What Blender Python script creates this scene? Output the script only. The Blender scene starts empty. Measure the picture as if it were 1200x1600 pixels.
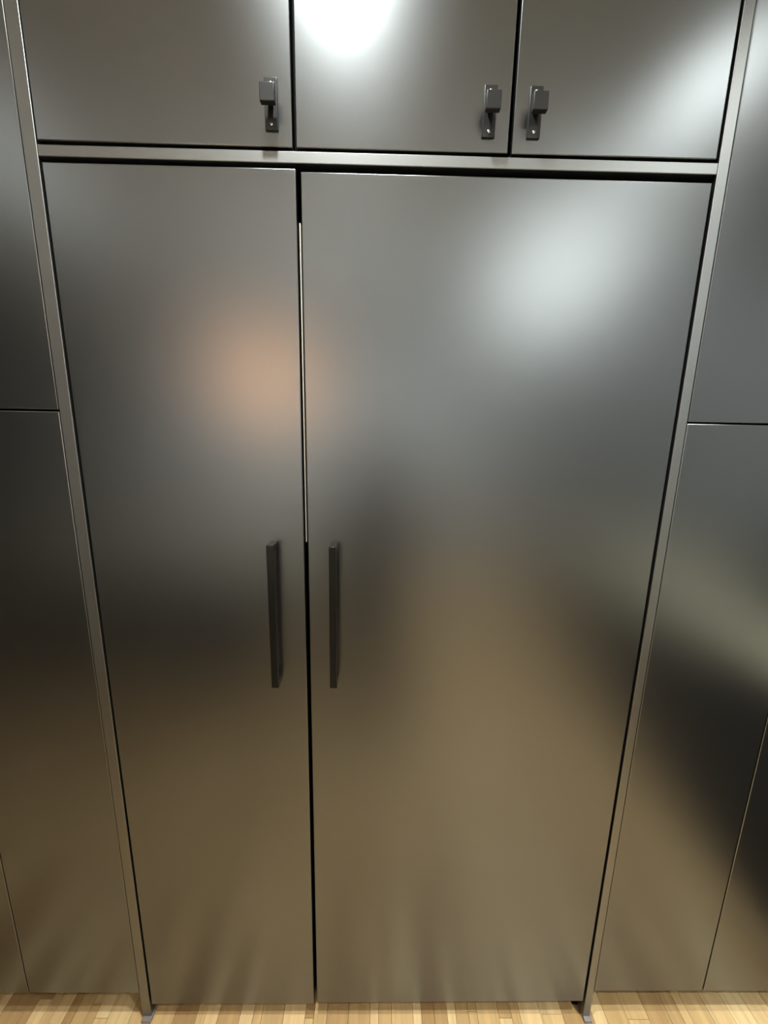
import bpy, bmesh, math, random
from mathutils import Vector, Matrix

C = bpy.context.scene.collection
S = bpy.context.scene

# ------------------------------------------------------------------ camera
FOC = 620.0                       # focal length in pixels of a 1200 x 1600 frame
CAM = (0.62727, -0.83691, 1.65920)
YAW, PITCH, ROLL = 0.013073, 0.197502, 0.018838
cd = bpy.data.cameras.new('camera'); cam = bpy.data.objects.new('camera', cd); C.objects.link(cam)
cd.sensor_fit = 'VERTICAL'; cd.sensor_height = 36.0; cd.sensor_width = 27.0
cd.lens = FOC / 1600.0 * 36.0; cd.clip_start = 0.01
fw = Vector((math.sin(YAW) * math.cos(PITCH), math.cos(YAW) * math.cos(PITCH), -math.sin(PITCH)))
r0 = Vector((math.cos(YAW), -math.sin(YAW), 0)); u0 = r0.cross(fw)
rr = r0 * math.cos(ROLL) + u0 * math.sin(ROLL)
uu = -r0 * math.sin(ROLL) + u0 * math.cos(ROLL)
M = Matrix((rr, uu, -fw)).transposed().to_4x4(); M.translation = CAM
cam.matrix_world = M
S.camera = cam

# ------------------------------------------------------------------ world, exposure
S.view_settings.view_transform = 'Standard'; S.view_settings.look = 'None'
S.view_settings.gamma = 1.0; S.view_settings.use_curve_mapping = False
S.view_settings.exposure = 0.95
w = bpy.data.worlds.new('world'); S.world = w; w.use_nodes = True
w.node_tree.nodes['Background'].inputs[0].default_value = (0.9, 0.95, 1, 1)
w.node_tree.nodes['Background'].inputs[1].default_value = 0.02

CEIL = 3.08
COOL = (0.95, 1.0, 0.96); WARM = (1.0, 0.50, 0.22)
# recessed ceiling spots: x, y, watts, colour, cone, blend, tilt in degrees (minus = towards the back wall)
SPOTS = [
    (0.49, -0.40, 78, COOL, 122, 1.0, 0),
    (1.80, -0.75, 110, COOL, 113, 1.0, 0),
    (2.00, -1.45, 75, COOL, 122, 1.0, 0),
    (2.05, -2.75, 50, COOL, 170, 0.5, 0),
    (0.80, -3.40, 95, COOL, 105, 1.0, -25),  # added fill, brightens the right of the back wall for the sheen
    (-0.90, -3.50, 130, COOL, 90, 1.0, -30),  # added fill for the left of the back wall
    (-1.30, -1.50, 3, COOL, 170, 0.5, 0),
]
PENDANT = (-0.06, -1.76, 1.97); PENDANT_W = 16
FILL_UPLIGHT = (0.25, -2.55, 2.42); FILL_UPLIGHT_W = 9  # added fill light, aimed up at the ceiling

# ------------------------------------------------------------------ materials
def mat(name, col, rough=0.5, metal=0.0, spec=0.5, noise=0.0, nscale=8.0, bump=0.0, bscale=300.0, rvar=0.0):
    m = bpy.data.materials.new(name); m.use_nodes = True
    nt = m.node_tree; b = nt.nodes['Principled BSDF']
    b.inputs['Base Color'].default_value = (*col, 1)
    b.inputs['Roughness'].default_value = rough
    b.inputs['Metallic'].default_value = metal
    b.inputs['Specular IOR Level'].default_value = spec
    tc = nt.nodes.new('ShaderNodeTexCoord')
    if noise or rvar:
        n = nt.nodes.new('ShaderNodeTexNoise'); n.inputs['Scale'].default_value = nscale
        n.inputs['Detail'].default_value = 5
        nt.links.new(tc.outputs['Object'], n.inputs['Vector'])
        if noise:
            mr = nt.nodes.new('ShaderNodeMapRange')
            mr.inputs['To Min'].default_value = 1 - noise; mr.inputs['To Max'].default_value = 1 + noise
            nt.links.new(n.outputs['Fac'], mr.inputs['Value'])
            mx = nt.nodes.new('ShaderNodeVectorMath'); mx.operation = 'SCALE'
            mx.inputs[0].default_value = col
            nt.links.new(mr.outputs[0], mx.inputs['Scale']); nt.links.new(mx.outputs[0], b.inputs['Base Color'])
        if rvar:
            mr2 = nt.nodes.new('ShaderNodeMapRange')
            mr2.inputs['To Min'].default_value = rough - rvar; mr2.inputs['To Max'].default_value = rough + rvar
            nt.links.new(n.outputs['Fac'], mr2.inputs['Value']); nt.links.new(mr2.outputs[0], b.inputs['Roughness'])
    if bump:
        n = nt.nodes.new('ShaderNodeTexNoise'); n.inputs['Scale'].default_value = bscale; n.inputs['Detail'].default_value = 2
        nt.links.new(tc.outputs['Object'], n.inputs['Vector'])
        bp = nt.nodes.new('ShaderNodeBump'); bp.inputs['Strength'].default_value = bump
        bp.inputs['Distance'].default_value = 0.0005
        nt.links.new(n.outputs['Fac'], bp.inputs['Height']); nt.links.new(bp.outputs[0], b.inputs['Normal'])
    return m

def emit(name, col, k):
    m = bpy.data.materials.new(name); m.use_nodes = True
    b = m.node_tree.nodes['Principled BSDF']
    b.inputs['Base Color'].default_value = (*col, 1)
    b.inputs['Emission Color'].default_value = (*col, 1); b.inputs['Emission Strength'].default_value = k
    return m

def steel_material(name, col, rough, diffuse, wide, share):
    """satin metal with a short-tailed (Beckmann) sheen over a thin dark diffuse coat"""
    m = mat(name, col, rough, 1.0, 0.5, noise=0.05, nscale=3.0, bump=0.08, bscale=900, rvar=0.012)
    nt = m.node_tree; b = nt.nodes['Principled BSDF']; L = nt.links
    g = nt.nodes.new('ShaderNodeBsdfAnisotropic'); g.distribution = 'BECKMANN'
    for src, dst in (('Base Color', 'Color'), ('Roughness', 'Roughness'), ('Normal', 'Normal')):
        if b.inputs[src].is_linked: L.new(b.inputs[src].links[0].from_socket, g.inputs[dst])
    g2 = nt.nodes.new('ShaderNodeBsdfAnisotropic'); g2.distribution = 'BECKMANN'
    g2.inputs['Roughness'].default_value = wide
    L.new(g.inputs['Color'].links[0].from_socket, g2.inputs['Color'])
    mx = nt.nodes.new('ShaderNodeMixShader'); mx.inputs[0].default_value = share
    L.new(g.outputs[0], mx.inputs[1]); L.new(g2.outputs[0], mx.inputs[2]); g = mx
    d = nt.nodes.new('ShaderNodeBsdfDiffuse'); d.inputs['Color'].default_value = (diffuse, diffuse, diffuse, 1)
    ad = nt.nodes.new('ShaderNodeAddShader'); L.new(g.outputs[0], ad.inputs[0]); L.new(d.outputs[0], ad.inputs[1])
    L.new(ad.outputs[0], nt.nodes['Material Output'].inputs['Surface']); nt.nodes.remove(b)
    return m
STEEL = steel_material('satin_blackened_steel', (0.178, 0.187, 0.195), 0.32, 0.008, 0.42, 0.27)
FRAME = steel_material('brushed_frame_steel', (0.225, 0.23, 0.23), 0.41, 0.012, 0.60, 0.40)
BLACK = mat('black_carcass', (0.003, 0.003, 0.004), 0.8, 0.0, 0.05)
IRON = mat('black_iron', (0.020, 0.019, 0.018), 0.28, 0.7, 0.5, bump=0.1, bscale=400)
KNOBM = mat('dark_cast_knob', (0.040, 0.041, 0.042), 0.36, 0.75, 0.5, bump=0.1, bscale=400)
SCREW = mat('bright_screw', (0.6, 0.6, 0.6), 0.2, 1.0)
GASKET = mat('pale_gasket', (0.62, 0.60, 0.54), 0.35, 0.5)
FOOTM = mat('grey_foot', (0.26, 0.235, 0.22), 0.5, 0.3, noise=0.15, nscale=60)
PLASTER = mat('white_plaster', (0.84, 0.87, 0.88), 0.9, bump=0.1, bscale=60)
DARKWALL = mat('dark_wall', (0.012, 0.012, 0.011), 0.9, noise=0.05)  # near-black colour stands in for the unlit space on the left
CHAR = mat('charcoal_lacquer', (0.010, 0.010, 0.010), 0.6, 0.0, 0.15)
GREYWALL = mat('grey_wall', (0.27, 0.28, 0.29), 0.9, noise=0.05)
STONE = mat('beige_stone', (0.56, 0.50, 0.34), 0.4, noise=0.15, nscale=30)

def wood_material(name, brick):
    m = bpy.data.materials.new(name); m.use_nodes = True
    nt = m.node_tree; b = nt.nodes['Principled BSDF']; L = nt.links
    tc = nt.nodes.new('ShaderNodeTexCoord')
    geo = nt.nodes.new('ShaderNodeNewGeometry')
    ramp = nt.nodes.new('ShaderNodeValToRGB')
    e = ramp.color_ramp.elements
    e[0].position = 0.0; e[0].color = (0.40, 0.235, 0.095, 1)
    e[1].position = 1.0; e[1].color = (0.80, 0.58, 0.30, 1)
    x = e.new(0.35); x.color = (0.60, 0.39, 0.175, 1)
    x = e.new(0.7); x.color = (0.70, 0.47, 0.225, 1)
    mp = nt.nodes.new('ShaderNodeMapping'); mp.inputs['Scale'].default_value = (70, 3.5, 1)
    L.new(geo.outputs['Position'], mp.inputs['Vector'])
    gn = nt.nodes.new('ShaderNodeTexNoise'); gn.inputs['Scale'].default_value = 1.0; gn.inputs['Detail'].default_value = 6
    if brick:
        mp2 = nt.nodes.new('ShaderNodeMapping'); mp2.inputs['Rotation'].default_value = (0, 0, math.pi / 2)
        L.new(geo.outputs['Position'], mp2.inputs['Vector'])
        br = nt.nodes.new('ShaderNodeTexBrick'); br.inputs['Scale'].default_value = 1
        br.inputs['Brick Width'].default_value = 0.5; br.inputs['Row Height'].default_value = 0.0625
        br.inputs['Mortar Size'].default_value = 0.0006
        br.inputs['Color1'].default_value = (0, 0, 0, 1); br.inputs['Color2'].default_value = (1, 1, 1, 1)
        L.new(mp2.outputs[0], br.inputs['Vector'])
        L.new(mp.outputs[0], gn.inputs['Vector'])
        L.new(br.outputs['Color'], ramp.inputs[0])
    else:
        oi = nt.nodes.new('ShaderNodeObjectInfo')
        add = nt.nodes.new('ShaderNodeVectorMath'); add.operation = 'MULTIPLY_ADD'
        add.inputs[1].default_value = (37, 91, 13)
        L.new(oi.outputs['Random'], add.inputs[0]); L.new(mp.outputs[0], add.inputs[2])
        L.new(add.outputs[0], gn.inputs['Vector'])
        L.new(oi.outputs['Random'], ramp.inputs[0])
    mr = nt.nodes.new('ShaderNodeMapRange'); mr.inputs['From Min'].default_value = 0.25; mr.inputs['From Max'].default_value = 0.75
    mr.inputs['To Min'].default_value = 0.78; mr.inputs['To Max'].default_value = 1.12
    L.new(gn.outputs['Fac'], mr.inputs['Value'])
    sc = nt.nodes.new('ShaderNodeVectorMath'); sc.operation = 'SCALE'
    L.new(ramp.outputs[0], sc.inputs[0]); L.new(mr.outputs[0], sc.inputs['Scale'])
    L.new(sc.outputs[0], b.inputs['Base Color'])
    b.inputs['Roughness'].default_value = 0.42
    return m
PLANK = wood_material('oak_plank', False)
OAK = wood_material('oak_floor_beyond', True)

# ------------------------------------------------------------------ helpers
def add_box(bm, a, b, bev=0.0, seg=2):
    x0, y0, z0 = a; x1, y1, z1 = b
    vs = [bm.verts.new(p) for p in ((x0,y0,z0),(x1,y0,z0),(x1,y1,z0),(x0,y1,z0),(x0,y0,z1),(x1,y0,z1),(x1,y1,z1),(x0,y1,z1))]
    fs = [bm.faces.new([vs[i] for i in q]) for q in ((0,3,2,1),(4,5,6,7),(0,1,5,4),(1,2,6,5),(2,3,7,6),(3,0,4,7))]
    if bev:
        es = {e for f in fs for e in f.edges}
        bmesh.ops.bevel(bm, geom=list(es), offset=bev, segments=seg, profile=0.5, affect='EDGES')

def add_cyl(bm, c, r, h, axis='Z', seg=24, r2=None):
    m = Matrix.Translation(c)
    if axis == 'Y': m = m @ Matrix.Rotation(math.pi / 2, 4, 'X')
    bmesh.ops.create_cone(bm, cap_ends=True, segments=seg, radius1=r, radius2=r if r2 is None else r2, depth=h, matrix=m)

def obj(name, bm, m, parent=None, smooth=True):
    if name in ('globe', 'cord', 'canopy', 'cap', 'screw'): smooth = 'round'
    me = bpy.data.meshes.new(name); bm.to_mesh(me); bm.free()
    me.materials.append(m)
    o = bpy.data.objects.new(name, me); C.objects.link(o)
    if parent: o.parent = parent
    if smooth:
        for p in me.polygons:      # flat faces stay flat, only the rounded edges between them are smooth
            p.use_smooth = smooth == 'round' or max(abs(c) for c in p.normal) < 0.9999
    return o

def box(name, a, b, m, parent=None, bev=0.0, seg=2):
    bm = bmesh.new(); add_box(bm, a, b, bev, seg); return obj(name, bm, m, parent)

def rel(o, p):                      # parented mesh keeps world coordinates: parent sits at p without rotation
    o.location = (-p[0], -p[1], -p[2])

def thing(name, label, cat, loc, group=None):
    o = bpy.data.objects.new(name, None); C.objects.link(o); o.location = loc
    o.empty_display_size = 0.1
    o['label'] = label; o['category'] = cat
    if group: o['group'] = group
    return o

def part(name, bm, m, root):        # bm in world coordinates; root an Empty without rotation
    o = obj(name, bm, m, root); rel(o, root.location); return o

def pbox(name, a, b, m, root, bev=0.0, seg=2):
    bm = bmesh.new(); add_box(bm, a, b, bev, seg); return part(name, bm, m, root)

def struct(name, bm, m):
    o = obj(name, bm, m); o['kind'] = 'structure'; return o

# ------------------------------------------------------------------ the room
XL, XR, YB, YF = -3.2, 2.62, -4.4, 0.66
# floor: planks near the cabinets are real pieces, the rest is a slab with plank print
PX0, PX1, PY0, PY1 = -0.8125, 1.9375, -0.60, 0.14
bm = bmesh.new()
add_box(bm, (PX0 - .001, PY0 - .001, -0.10), (PX1 + .001, PY1 + .001, -0.0145))
add_box(bm, (XL, YB, -0.10), (PX0, YF, 0)); add_box(bm, (PX1, YB, -0.10), (XR, YF, 0))
add_box(bm, (PX0, YB, -0.10), (PX1, PY0, 0)); add_box(bm, (PX0, PY1, -0.10), (PX1, YF, 0))
floor = struct('floor', bm, OAK)
random.seed(11)
bm = bmesh.new(); add_box(bm, (0, 0, -0.014), (1, 1, 0))
pm = bpy.data.meshes.new('plank'); bm.to_mesh(pm); bm.free(); pm.materials.append(PLANK)
row = 0; x = PX0
while x < PX1 - 1e-4:
    splits = [0.0625] if random.random() < 0.72 else [0.0375, 0.025]
    if random.random() < 0.5: splits.reverse()
    for wd in splits:
        y = PY0
        while y < PY1 - 1e-4:
            ln = random.uniform(0.24, 0.5)
            if y == PY0: ln *= random.uniform(0.4, 1)
            if PY1 - (y + ln) < 0.06: ln = PY1 - y
            o = bpy.data.objects.new('plank', pm); C.objects.link(o); o.parent = floor
            o.location = (x + 0.0005, y + 0.0005, random.uniform(-0.0004, 0)); o.scale = (wd - 0.0010, ln - 0.0010, 1)
            y += ln
        x += wd
    row += 1

T = 0.1
def wall(name, a, b, m):
    bm = bmesh.new(); add_box(bm, a, b); return struct(name, bm, m)
wall('ceiling', (XL, YB, CEIL), (XR, YF, CEIL + T), PLASTER)
wall('wall_front', (XL - T, YF, -0.1), (XR + T, YF + T, CEIL + T), PLASTER)
wall('wall_back', (XL - T, YB - T, -0.1), (XR + T, YB, CEIL + T), PLASTER)
wall('wall_left', (XL - T, YB, -0.1), (XL, YF, CEIL + T), DARKWALL)
wall('wall_right', (XR, YB, -0.1), (XR + T, YF, CEIL + T), GREYWALL)

# recessed ceiling spots; those aimed at the back wall are added fill
SPOT_LABELS = ['recessed ceiling spot close above the middle overhead doors', 'recessed ceiling spot close above the right upper cabinet',
    'recessed ceiling spot over the near half of the worktop', 'recessed ceiling spot beyond the end of the worktop',
    'added unseen ceiling spot brightening the back wall on the right', 'added unseen ceiling spot brightening the back wall on the left',
    'small dim recessed ceiling spot over the island']
for i, (lx, ly, pw, col, cone, blend, tilt) in enumerate(SPOTS):
    t = thing('ceiling_spot', SPOT_LABELS[i], 'ceiling light', (lx, ly, CEIL), 'recessed ceiling spots')
    bm = bmesh.new()
    n = 32; prof = [(0.055, -0.004), (0.055, 0.0), (0.042, 0.0), (0.040, -0.003), (0.045, -0.006), (0.052, -0.006)]
    rings = [[bm.verts.new((lx + r * math.cos(a * 2 * math.pi / n), ly + r * math.sin(a * 2 * math.pi / n), CEIL + z)) for a in range(n)] for r, z in prof]
    for k in range(len(prof)):
        A, B = rings[k], rings[(k + 1) % len(prof)]
        for a in range(n): bm.faces.new((A[a], A[(a + 1) % n], B[(a + 1) % n], B[a]))
    part('trim_ring', bm, PLASTER, t)
    bm = bmesh.new(); add_cyl(bm, (lx, ly, CEIL - 0.001), 0.041, 0.002)
    part('diffuser', bm, emit('lit_diffuser', col, 12), t)
    ld = bpy.data.lights.new('spot_lamp', 'SPOT'); ld.energy = pw; ld.color = col
    ld.spot_size = math.radians(cone); ld.spot_blend = blend; ld.shadow_soft_size = 0.03
    lo = bpy.data.objects.new('spot_lamp', ld); C.objects.link(lo); lo.parent = t
    lo.location = (0, 0, -0.04); lo.rotation_euler = (math.radians(tilt), 0, 0)

# ------------------------------------------------------------------ steel frame
FB = 0.028
FX = [(-0.0245, 0.0), (1.2425, 1.2625)]
frame = thing('steel_frame', 'grey steel frame of two slim posts and a crossbar around the wide double doors', 'frame', (FX[0][0], 0, 0))
for (a, b) in FX:
    pbox('post', (a, -0.001, 0.010), (b, FB, 2.98), FRAME, frame, 0.0012, 2)
pbox('crossbar', (0.0002, 0.0, 2.1385), (1.2423, FB, 2.1575), FRAME, frame, 0.0012, 2)
for (a, b) in FX:
    bm = bmesh.new(); add_box(bm, (a + 0.001, -0.011, 0.0), (b + 0.003, FB, 0.0105), 0.001)
    add_cyl(bm, ((a + b) / 2, 0.012, 0.0125), 0.005, 0.006, seg=12)
    f = part('levelling_foot', bm, FOOTM, frame); f['label'] = 'dull grey levelling foot under the post'

# ------------------------------------------------------------------ cabinets
DT = 0.020
def door(root, x0, x1, z0, z1, m=STEEL, y=0.0, z0b=None):
    """one leaf; z0b lets the lower edge run slightly out of level as in the photo"""
    bm = bmesh.new(); add_box(bm, (x0, y, z0), (x1, y + DT, z1), 0.0018, 3)
    if z0b is not None:
        for v in bm.verts:
            if v.co.z < z0 + 0.01: v.co.z += (z0b - z0) * (v.co.x - x0) / (x1 - x0)
    return part('door', bm, m, root)

def subbox(name, bm, m, par, root):
    o = obj(name, bm, m, par)      # same world coordinates; the door's own offset cancels the root's
    return o

def carcass(root, x0, x1, z0, z1, y0=0.026, y1=0.60):
    bm = bmesh.new(); t = 0.018
    add_box(bm, (x0, y0, z0), (x0 + t, y1, z1)); add_box(bm, (x1 - t, y0, z0), (x1, y1, z1))
    add_box(bm, (x0 + t, y0, z0), (x1 - t, y1, z0 + t)); add_box(bm, (x0 + t, y0, z1 - t), (x1 - t, y1, z1))
    add_box(bm, (x0 + t, y1 - t, z0 + t), (x1 - t, y1, z1 - t))
    return part('carcass', bm, BLACK, root)

def bar_handle(dr, root, x, z0, z1):
    bm = bmesh.new(); w2 = 0.0078; d0, d1 = -0.036, -0.026
    # square bar with two square legs returning to the door, as one D shape
    pts = [(d0, z0), (0.0, z0), (0.0, z0 + 0.014), (d1, z0 + 0.014), (d1, z1 - 0.014), (0.0, z1 - 0.014), (0.0, z1), (d0, z1)]
    A = [bm.verts.new((x - w2, p[0], p[1])) for p in pts]; B = [bm.verts.new((x + w2, p[0], p[1])) for p in pts]
    n = len(pts)
    for i in range(n): bm.faces.new((A[i], B[i], B[(i + 1) % n], A[(i + 1) % n]))
    bm.faces.new(A[::-1]); bm.faces.new(B)
    bmesh.ops.recalc_face_normals(bm, faces=bm.faces)
    bmesh.ops.bevel(bm, geom=list(bm.edges), offset=0.0009, segments=2, profile=0.5, affect='EDGES')
    o = subbox('bar_handle', bm, IRON, dr, root); o['label'] = 'black square bar handle'

def knob(dr, root, x, zc):
    bm = bmesh.new(); add_box(bm, (x - 0.0115, -0.004, zc - 0.040), (x + 0.0115, 0.0, zc + 0.040), 0.0009)
    subbox('backplate', bm, KNOBM, dr, root)
    bm = bmesh.new(); add_box(bm, (x - 0.0130, -0.031, zc - 0.0140), (x + 0.0130, -0.020, zc + 0.0140), 0.0014, 3)
    add_box(bm, (x - 0.0045, -0.021, zc - 0.0045), (x + 0.0045, -0.003, zc + 0.0045), 0.0008)
    o = subbox('knob', bm, KNOBM, dr, root); o['label'] = 'square dark knob'
    for s in (-1, 1):
        bm = bmesh.new(); add_cyl(bm, (x, -0.0046, zc + s * 0.0310), 0.0034, 0.0016, 'Y', 20, 0.0026)
        add_box(bm, (x - 0.0026, -0.0056, zc + s * 0.031 - 0.0004), (x + 0.0026, -0.0053, zc + s * 0.031 + 0.0004))
        subbox('screw', bm, SCREW, dr, root)

# wide double-door cabinet in the frame
wide = thing('wide_cabinet', 'wide dark steel cabinet with two tall doors and long black bar handles', 'cabinet', (0.62, 0.3, 0.0))
dl = door(wide, 0.0045, 0.4648, 0.0535, 2.1300, z0b=0.0570)
drr = door(wide, 0.4735, 1.2368, 0.0600, 2.1255, z0b=0.0670)
bar_handle(dl, wide, 0.4000, 1.0900, 1.4230)
bar_handle(drr, wide, 0.5310, 1.0910, 1.4220)
for a, b in ((0.0012, 0.0100), (1.2265, 1.2412)):
    pbox('side_panel', (a, 0.0285, 0.0), (b, 0.60, 2.128), BLACK, wide)
carcass(wide, 0.0105, 1.2260, 0.075, 2.120)
pbox('toe_kick', (0.0105, 0.10, 0.0), (1.2260, 0.118, 0.0745), BLACK, wide)
o = pbox('gap_seal', (0.4675, 0.007, 1.42), (0.4705, 0.025, 2.045), GASKET, wide, 0.001, 2); o['label'] = 'pale seal strip in the gap between the doors'

# overhead cabinets above the crossbar
UT = 2.96
oh = thing('overhead_cabinet', 'dark overhead cabinet with one wide door and one knob, above the left tall door', 'cabinet', (0.23, 0.3, 2.16))
d = door(oh, 0.0015, 0.4600, 2.1635, UT); knob(d, oh, 0.4242, 2.2265)
carcass(oh, 0.0012, 0.4620, 2.160, 2.965)
oh2 = thing('overhead_cabinet', 'dark overhead cabinet with a pair of doors and two neighbouring knobs', 'cabinet', (0.85, 0.3, 2.16))
d = door(oh2, 0.4665, 0.8518, 2.1635, UT); knob(d, oh2, 0.8137, 2.2250)
d = door(oh2, 0.8585, 1.2378, 2.1630, UT); knob(d, oh2, 0.8952, 2.2255)
carcass(oh2, 0.4640, 1.2410, 2.160, 2.965)

# cabinets to either side
def side(name, label, xs, z0, z1, foot, m=STEEL):
    t = thing(name, label, 'cabinet', ((xs[0][0] + xs[-1][1]) / 2, 0.3, 0.0 if foot else z0))
    for a, b in xs: door(t, a, b, z0, z1, m)
    lo, hi = min(min(x) for x in xs), max(max(x) for x in xs)
    carcass(t, lo + 0.0002, hi - 0.0002, z0 + 0.002, z1 - 0.0005)
    if foot: pbox('toe_kick', (lo, 0.12, 0.0), (hi, 0.138, z0 + 0.0015), BLACK, t)
LX = [(-0.3330, -0.0262), (-0.6420, -0.3352)]
RX = [(1.2642, 1.5762), (1.5790, 1.8910)]
ZS = 1.6925
side('tall_cabinet', 'dark tall lower cabinet left of the left post, reaching the shaded floor', LX, 0.0970, ZS - 0.0035, True)
side('upper_cabinet', 'dark upper cabinet left of the left post, above the horizontal seam', LX, ZS, UT, False)
side('tall_cabinet', 'dark tall lower cabinet right of the right post, with a thin vertical door seam', RX, 0.1070, ZS - 0.0035, True)
side('upper_cabinet', 'dark upper cabinet right of the right post, above the horizontal seam', RX, ZS, UT, False)
# further units that carry the run on outside the frame
t = thing('tall_cabinet', 'dark full height cabinet at the far left end of the run', 'cabinet', (-1.0, 0.3, 0))
door(t, -1.02, -0.6442, 0.097, UT); door(t, -1.40, -1.0222, 0.097, UT)
carcass(t, -1.40, -0.6445, 0.099, UT); pbox('toe_kick', (-1.40, 0.12, 0), (-0.645, 0.138, 0.0985), BLACK, t)
bm = bmesh.new(); add_box(bm, (1.8925, 0.0, 0.0), (XR, 0.02, CEIL)); add_box(bm, (-1.4, 0.0, 2.962), (1.8925, 0.02, CEIL))
struct('trim_1', bm, STEEL)

# ------------------------------------------------------------------ kitchen behind the camera (seen only in the sheen)
run = thing('base_cabinet', 'black base cabinets with beige stone top along the right wall', 'cabinet', (2.3, -1.7, 0))
bm = bmesh.new(); add_box(bm, (2.06, -1.95, 0.0), (XR - 0.002, -0.02, 0.10)); add_box(bm, (2.00, -1.95, 0.10), (XR - 0.002, -0.02, 0.86))
part('body', bm, CHAR, run)
for k in range(3):
    y0 = -1.95 + k * 0.643
    pbox('door', (1.980, y0 + 0.002, 0.104), (1.9995, y0 + 0.641, 0.856), CHAR, run, 0.001)
pbox('worktop', (1.965, -1.96, 0.861), (XR - 0.002, -0.018, 0.90), STONE, run, 0.002)
mw = thing('microwave', 'black microwave standing on the beige stone worktop', 'microwave', (2.40, -0.70, 0.90))
pbox('body', (2.30, -0.88, 0.905), (2.60, -0.44, 1.24), CHAR, mw, 0.003)
pbox('door', (2.285, -0.87, 0.915), (2.2995, -0.56, 1.23), BLACK, mw, 0.002)
pbox('control_panel', (2.287, -0.555, 0.915), (2.2995, -0.45, 1.23), BLACK, mw, 0.002)
for yy in (-0.85, -0.47):
    for xx in (2.33, 2.57):
        bm = bmesh.new(); add_cyl(bm, (xx, yy, 0.9025), 0.012, 0.005, seg=12); part('foot', bm, BLACK, mw)

isl = thing('kitchen_island', 'black kitchen island with beige stone top', 'island', (-0.9, -1.86, 0))
bm = bmesh.new(); add_box(bm, (-1.90, -2.20, 0.0), (0.10, -1.52, 0.08)); add_box(bm, (-1.94, -2.24, 0.08), (0.14, -1.48, 0.86))
part('body', bm, mat('island_grey', (0.06, 0.058, 0.055), 0.6, noise=0.05), isl)
pbox('worktop', (-1.97, -2.27, 0.861), (0.17, -1.45, 0.90), STONE, isl, 0.002)

pl = thing('pendant_lamp', 'warm globe pendant lamp hanging over the island', 'lamp', PENDANT)
px, py, pz = PENDANT
bm = bmesh.new(); bmesh.ops.create_uvsphere(bm, u_segments=32, v_segments=20, radius=0.10, matrix=Matrix.Translation(PENDANT))
part('globe', bm, emit('warm_globe', WARM, PENDANT_W), pl)
bm = bmesh.new(); add_cyl(bm, (px, py, pz + 0.11), 0.03, 0.04); part('cap', bm, IRON, pl)
bm = bmesh.new(); add_cyl(bm, (px, py, (pz + 0.12 + CEIL) / 2), 0.003, CEIL - pz - 0.12, seg=8); part('cord', bm, BLACK, pl)
bm = bmesh.new(); add_cyl(bm, (px, py, CEIL - 0.012), 0.05, 0.024); part('canopy', bm, IRON, pl)

# ------------------------------------------------------------------ the person taking the photograph (only a dim shape in the sheen)
def person_material():
    m = bpy.data.materials.new('dark_clothes_and_skin'); m.use_nodes = True
    nt = m.node_tree; b = nt.nodes['Principled BSDF']; L = nt.links
    g = nt.nodes.new('ShaderNodeNewGeometry'); sp = nt.nodes.new('ShaderNodeSeparateXYZ'); L.new(g.outputs['Position'], sp.inputs[0])
    gt = nt.nodes.new('ShaderNodeMath'); gt.operation = 'GREATER_THAN'; gt.inputs[1].default_value = 1.385
    L.new(sp.outputs['Z'], gt.inputs[0])
    mx = nt.nodes.new('ShaderNodeMix'); mx.data_type = 'RGBA'
    mx.inputs[6].default_value = (0.022, 0.022, 0.026, 1); mx.inputs[7].default_value = (0.50, 0.31, 0.22, 1)
    L.new(gt.outputs[0], mx.inputs[0]); L.new(mx.outputs[2], b.inputs['Base Color'])
    b.inputs['Roughness'].default_value = 0.75
    return m
SKIN = mat('skin', (0.50, 0.31, 0.22), 0.6); HAIR = mat('dark_hair', (0.03, 0.02, 0.015), 0.6, noise=0.3, nscale=60)
BX, BY = 0.60, -1.15
person = thing('person', 'person in dark clothes standing and holding up a phone with both hands', 'person', (BX, BY, 0))
V, Ed, Rd = [], [], []
ZK = 0.92
def jt(p, r, par=None, arm=False):
    V.append((p[0], p[1], p[2] * ZK) if not arm else p); Rd.append(r)
    if par is not None: Ed.append((par, len(V) - 1))
    return len(V) - 1
pelvis = jt((BX, BY, 0.93), (0.165, 0.115))
hem = jt((BX, BY, 0.60), (0.20, 0.14), pelvis)
waist = jt((BX, BY + 0.01, 1.08), (0.145, 0.10), pelvis)
chest = jt((BX, BY, 1.28), (0.165, 0.115), waist)
neck0 = jt((BX, BY, 1.44), (0.075, 0.065), chest)
neck1 = jt((BX, BY + 0.02, 1.55), (0.055, 0.055), neck0)
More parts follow.
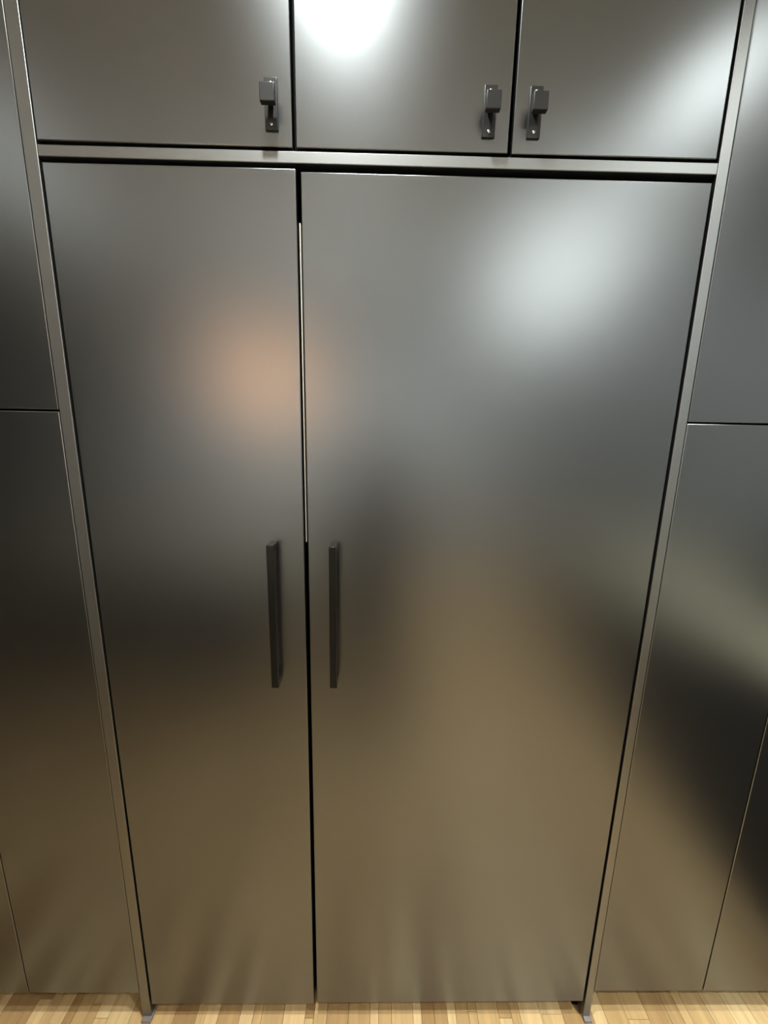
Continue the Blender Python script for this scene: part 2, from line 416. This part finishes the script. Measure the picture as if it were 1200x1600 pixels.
for sx in (-1, 1):
    hip = jt((BX + sx * 0.10, BY, 0.86), (0.115, 0.11), pelvis)
    kn = jt((BX + sx * 0.11, BY + 0.02, 0.48), (0.085, 0.085), hip)
    an = jt((BX + sx * 0.12, BY - 0.02, 0.10), (0.060, 0.062), kn)
    hl = jt((BX + sx * 0.12, BY + 0.01, 0.045), (0.040, 0.042), an)
    jt((BX + sx * 0.14, BY + 0.17, 0.032), (0.040, 0.030), hl)
    sh = jt((BX + sx * 0.18, BY, 1.41), (0.060, 0.060), chest)
    el = jt((BX + sx * 0.22, BY + 0.10, 1.12), (0.044, 0.044), sh, True)
    wr = jt((0.6375 + sx * 0.075, BY + 0.215, 1.48), (0.027, 0.024), el, True)
    pa = jt((0.6375 + sx * 0.066, BY + 0.250, 1.565), (0.034, 0.018), wr, True)
    for k in range(4):                       # fingers wrap round the back edge of the phone
        z0 = 1.600 - k * 0.019; ln = (0.9, 1.0, 0.95, 0.75)[k]
        a1 = jt((0.6375 + sx * 0.060, BY + 0.272, z0), (0.009, 0.009), pa, True)
        a2 = jt((0.6375 + sx * 0.052, BY + 0.285, z0 + 0.003), (0.008, 0.008), a1, True)
        jt((0.6375 + sx * (0.052 - 0.022 * ln), BY + 0.282, z0 + 0.004), (0.007, 0.007), a2, True)
    b1 = jt((0.6375 + sx * 0.050, BY + 0.262, 1.602), (0.011, 0.011), pa, True)
    jt((0.6375 + sx * 0.026, BY + 0.278, 1.622), (0.009, 0.009), b1, True)
me = bpy.data.meshes.new('body'); me.from_pydata([Vector(v) - Vector((BX, BY, 0)) for v in V], Ed, [])
me.materials.append(person_material())
body = bpy.data.objects.new('body', me); C.objects.link(body); body.parent = person
sk = body.modifiers.new('skin', 'SKIN'); sk.use_smooth_shade = True
for i, r in enumerate(Rd): me.skin_vertices[0].data[i].radius = r
me.skin_vertices[0].data[0].use_root = True
ss = body.modifiers.new('subdivision', 'SUBSURF'); ss.levels = 1; ss.render_levels = 2
hc = Vector((BX, BY + 0.035, 1.540))
def headmesh(scale, hair):
    bm = bmesh.new(); bmesh.ops.create_uvsphere(bm, u_segments=40, v_segments=28, radius=1.0)
    for v in bm.verts:
        x, y, z = v.co
        j = 1 - 0.28 * max(0, -z) ** 1.5
        px_, py_, pz_ = x * 0.076 * j, y * 0.098 * (1 - 0.12 * max(0, -z)), z * 0.118
        if not hair and y > 0.6:
            py_ += 0.022 * math.exp(-((x / 0.16) ** 2 + ((z + 0.18) / 0.22) ** 2))       # nose
            py_ += 0.006 * math.exp(-((x / 0.35) ** 2 + ((z + 0.52) / 0.08) ** 2))       # lips
            py_ -= 0.010 * math.exp(-(((abs(x) - 0.40) / 0.16) ** 2 + ((z - 0.02) / 0.12) ** 2))  # eye sockets
        if not hair: px_ += math.copysign(0.014, x) * math.exp(-((y / 0.16) ** 2 + ((z + 0.02) / 0.25) ** 2)) if abs(x) > 0.8 else 0
        v.co = hc + Vector((px_, py_, pz_)) * scale
    if hair: bmesh.ops.delete(bm, geom=[v for v in bm.verts if v.co.z < hc.z - 0.03 or (v.co.y > hc.y + 0.045 and v.co.z < hc.z + 0.065)], context='VERTS')
    return bm
def spart(name, bm, m):
    o = part(name, bm, m, person)
    for p in o.data.polygons: p.use_smooth = True
    return o
spart('head', headmesh(1.0, False), SKIN); spart('hair', headmesh(1.07, True), HAIR)
for sx in (-1, 1):
    bm = bmesh.new(); bmesh.ops.create_uvsphere(bm, u_segments=16, v_segments=12, radius=0.0115, matrix=Matrix.Translation(hc + Vector((sx * 0.031, 0.080, 0.003))))
    spart('eye', bm, mat('eye', (0.1, 0.07, 0.05), 0.2))
ph = thing('phone', 'black phone held up in both hands in front of the face', 'phone', (0.6375, -0.846, 1.612))
ph.rotation_euler = (-PITCH, 0, 0)
for nm, a, b_, m_ in (('case', (-0.036, -0.004, -0.074), (0.036, 0.004, 0.074), BLACK), ('screen', (-0.033, -0.0048, -0.071), (0.033, -0.0041, 0.071), mat('phone_glass', (0.02, 0.02, 0.02), 0.1)), ('lens_plate', (-0.030, 0.0041, 0.036), (0.000, 0.0060, 0.068), IRON)):
    bm = bmesh.new(); add_box(bm, a, b_, 0.0003); obj(nm, bm, m_, ph)

# unseen linear fitting, added to brighten the ceiling in the sheen
ux, uy, uz = FILL_UPLIGHT
ul = thing('fill_uplight', 'added unseen linear lamp behind the island that brightens the ceiling', 'lamp', FILL_UPLIGHT)
bm = bmesh.new()
for a, b in (((ux - .65, uy - .03, uz - .025), (ux + .65, uy + .03, uz)), ((ux - .65, uy - .03, uz), (ux + .65, uy - .026, uz + .02)), ((ux - .65, uy + .026, uz), (ux + .65, uy + .03, uz + .02))):
    add_box(bm, a, b)
part('housing', bm, CHAR, ul)
pbox('diffuser', (ux - .64, uy - .0255, uz + 0.0005), (ux + .64, uy + .0255, uz + .006), emit('fill_uplight_diffuser', COOL, 1.0), ul)
for sx in (-.5, .5):
    bm = bmesh.new(); add_cyl(bm, (ux + sx, uy, (uz + CEIL) / 2 + .003), 0.0012, CEIL - uz - .006, seg=6); part('cord', bm, BLACK, ul)
ad_ = bpy.data.lights.new('fill_uplight_lamp', 'AREA'); ad_.shape = 'RECTANGLE'; ad_.size = 1.26; ad_.size_y = 0.05
ad_.energy = FILL_UPLIGHT_W; ad_.color = (1.0, 1.0, 0.94)
ao = bpy.data.objects.new('fill_uplight_lamp', ad_); C.objects.link(ao); ao.parent = ul
ao.location = (0, 0, 0.012); ao.rotation_euler = (math.pi, 0, 0)
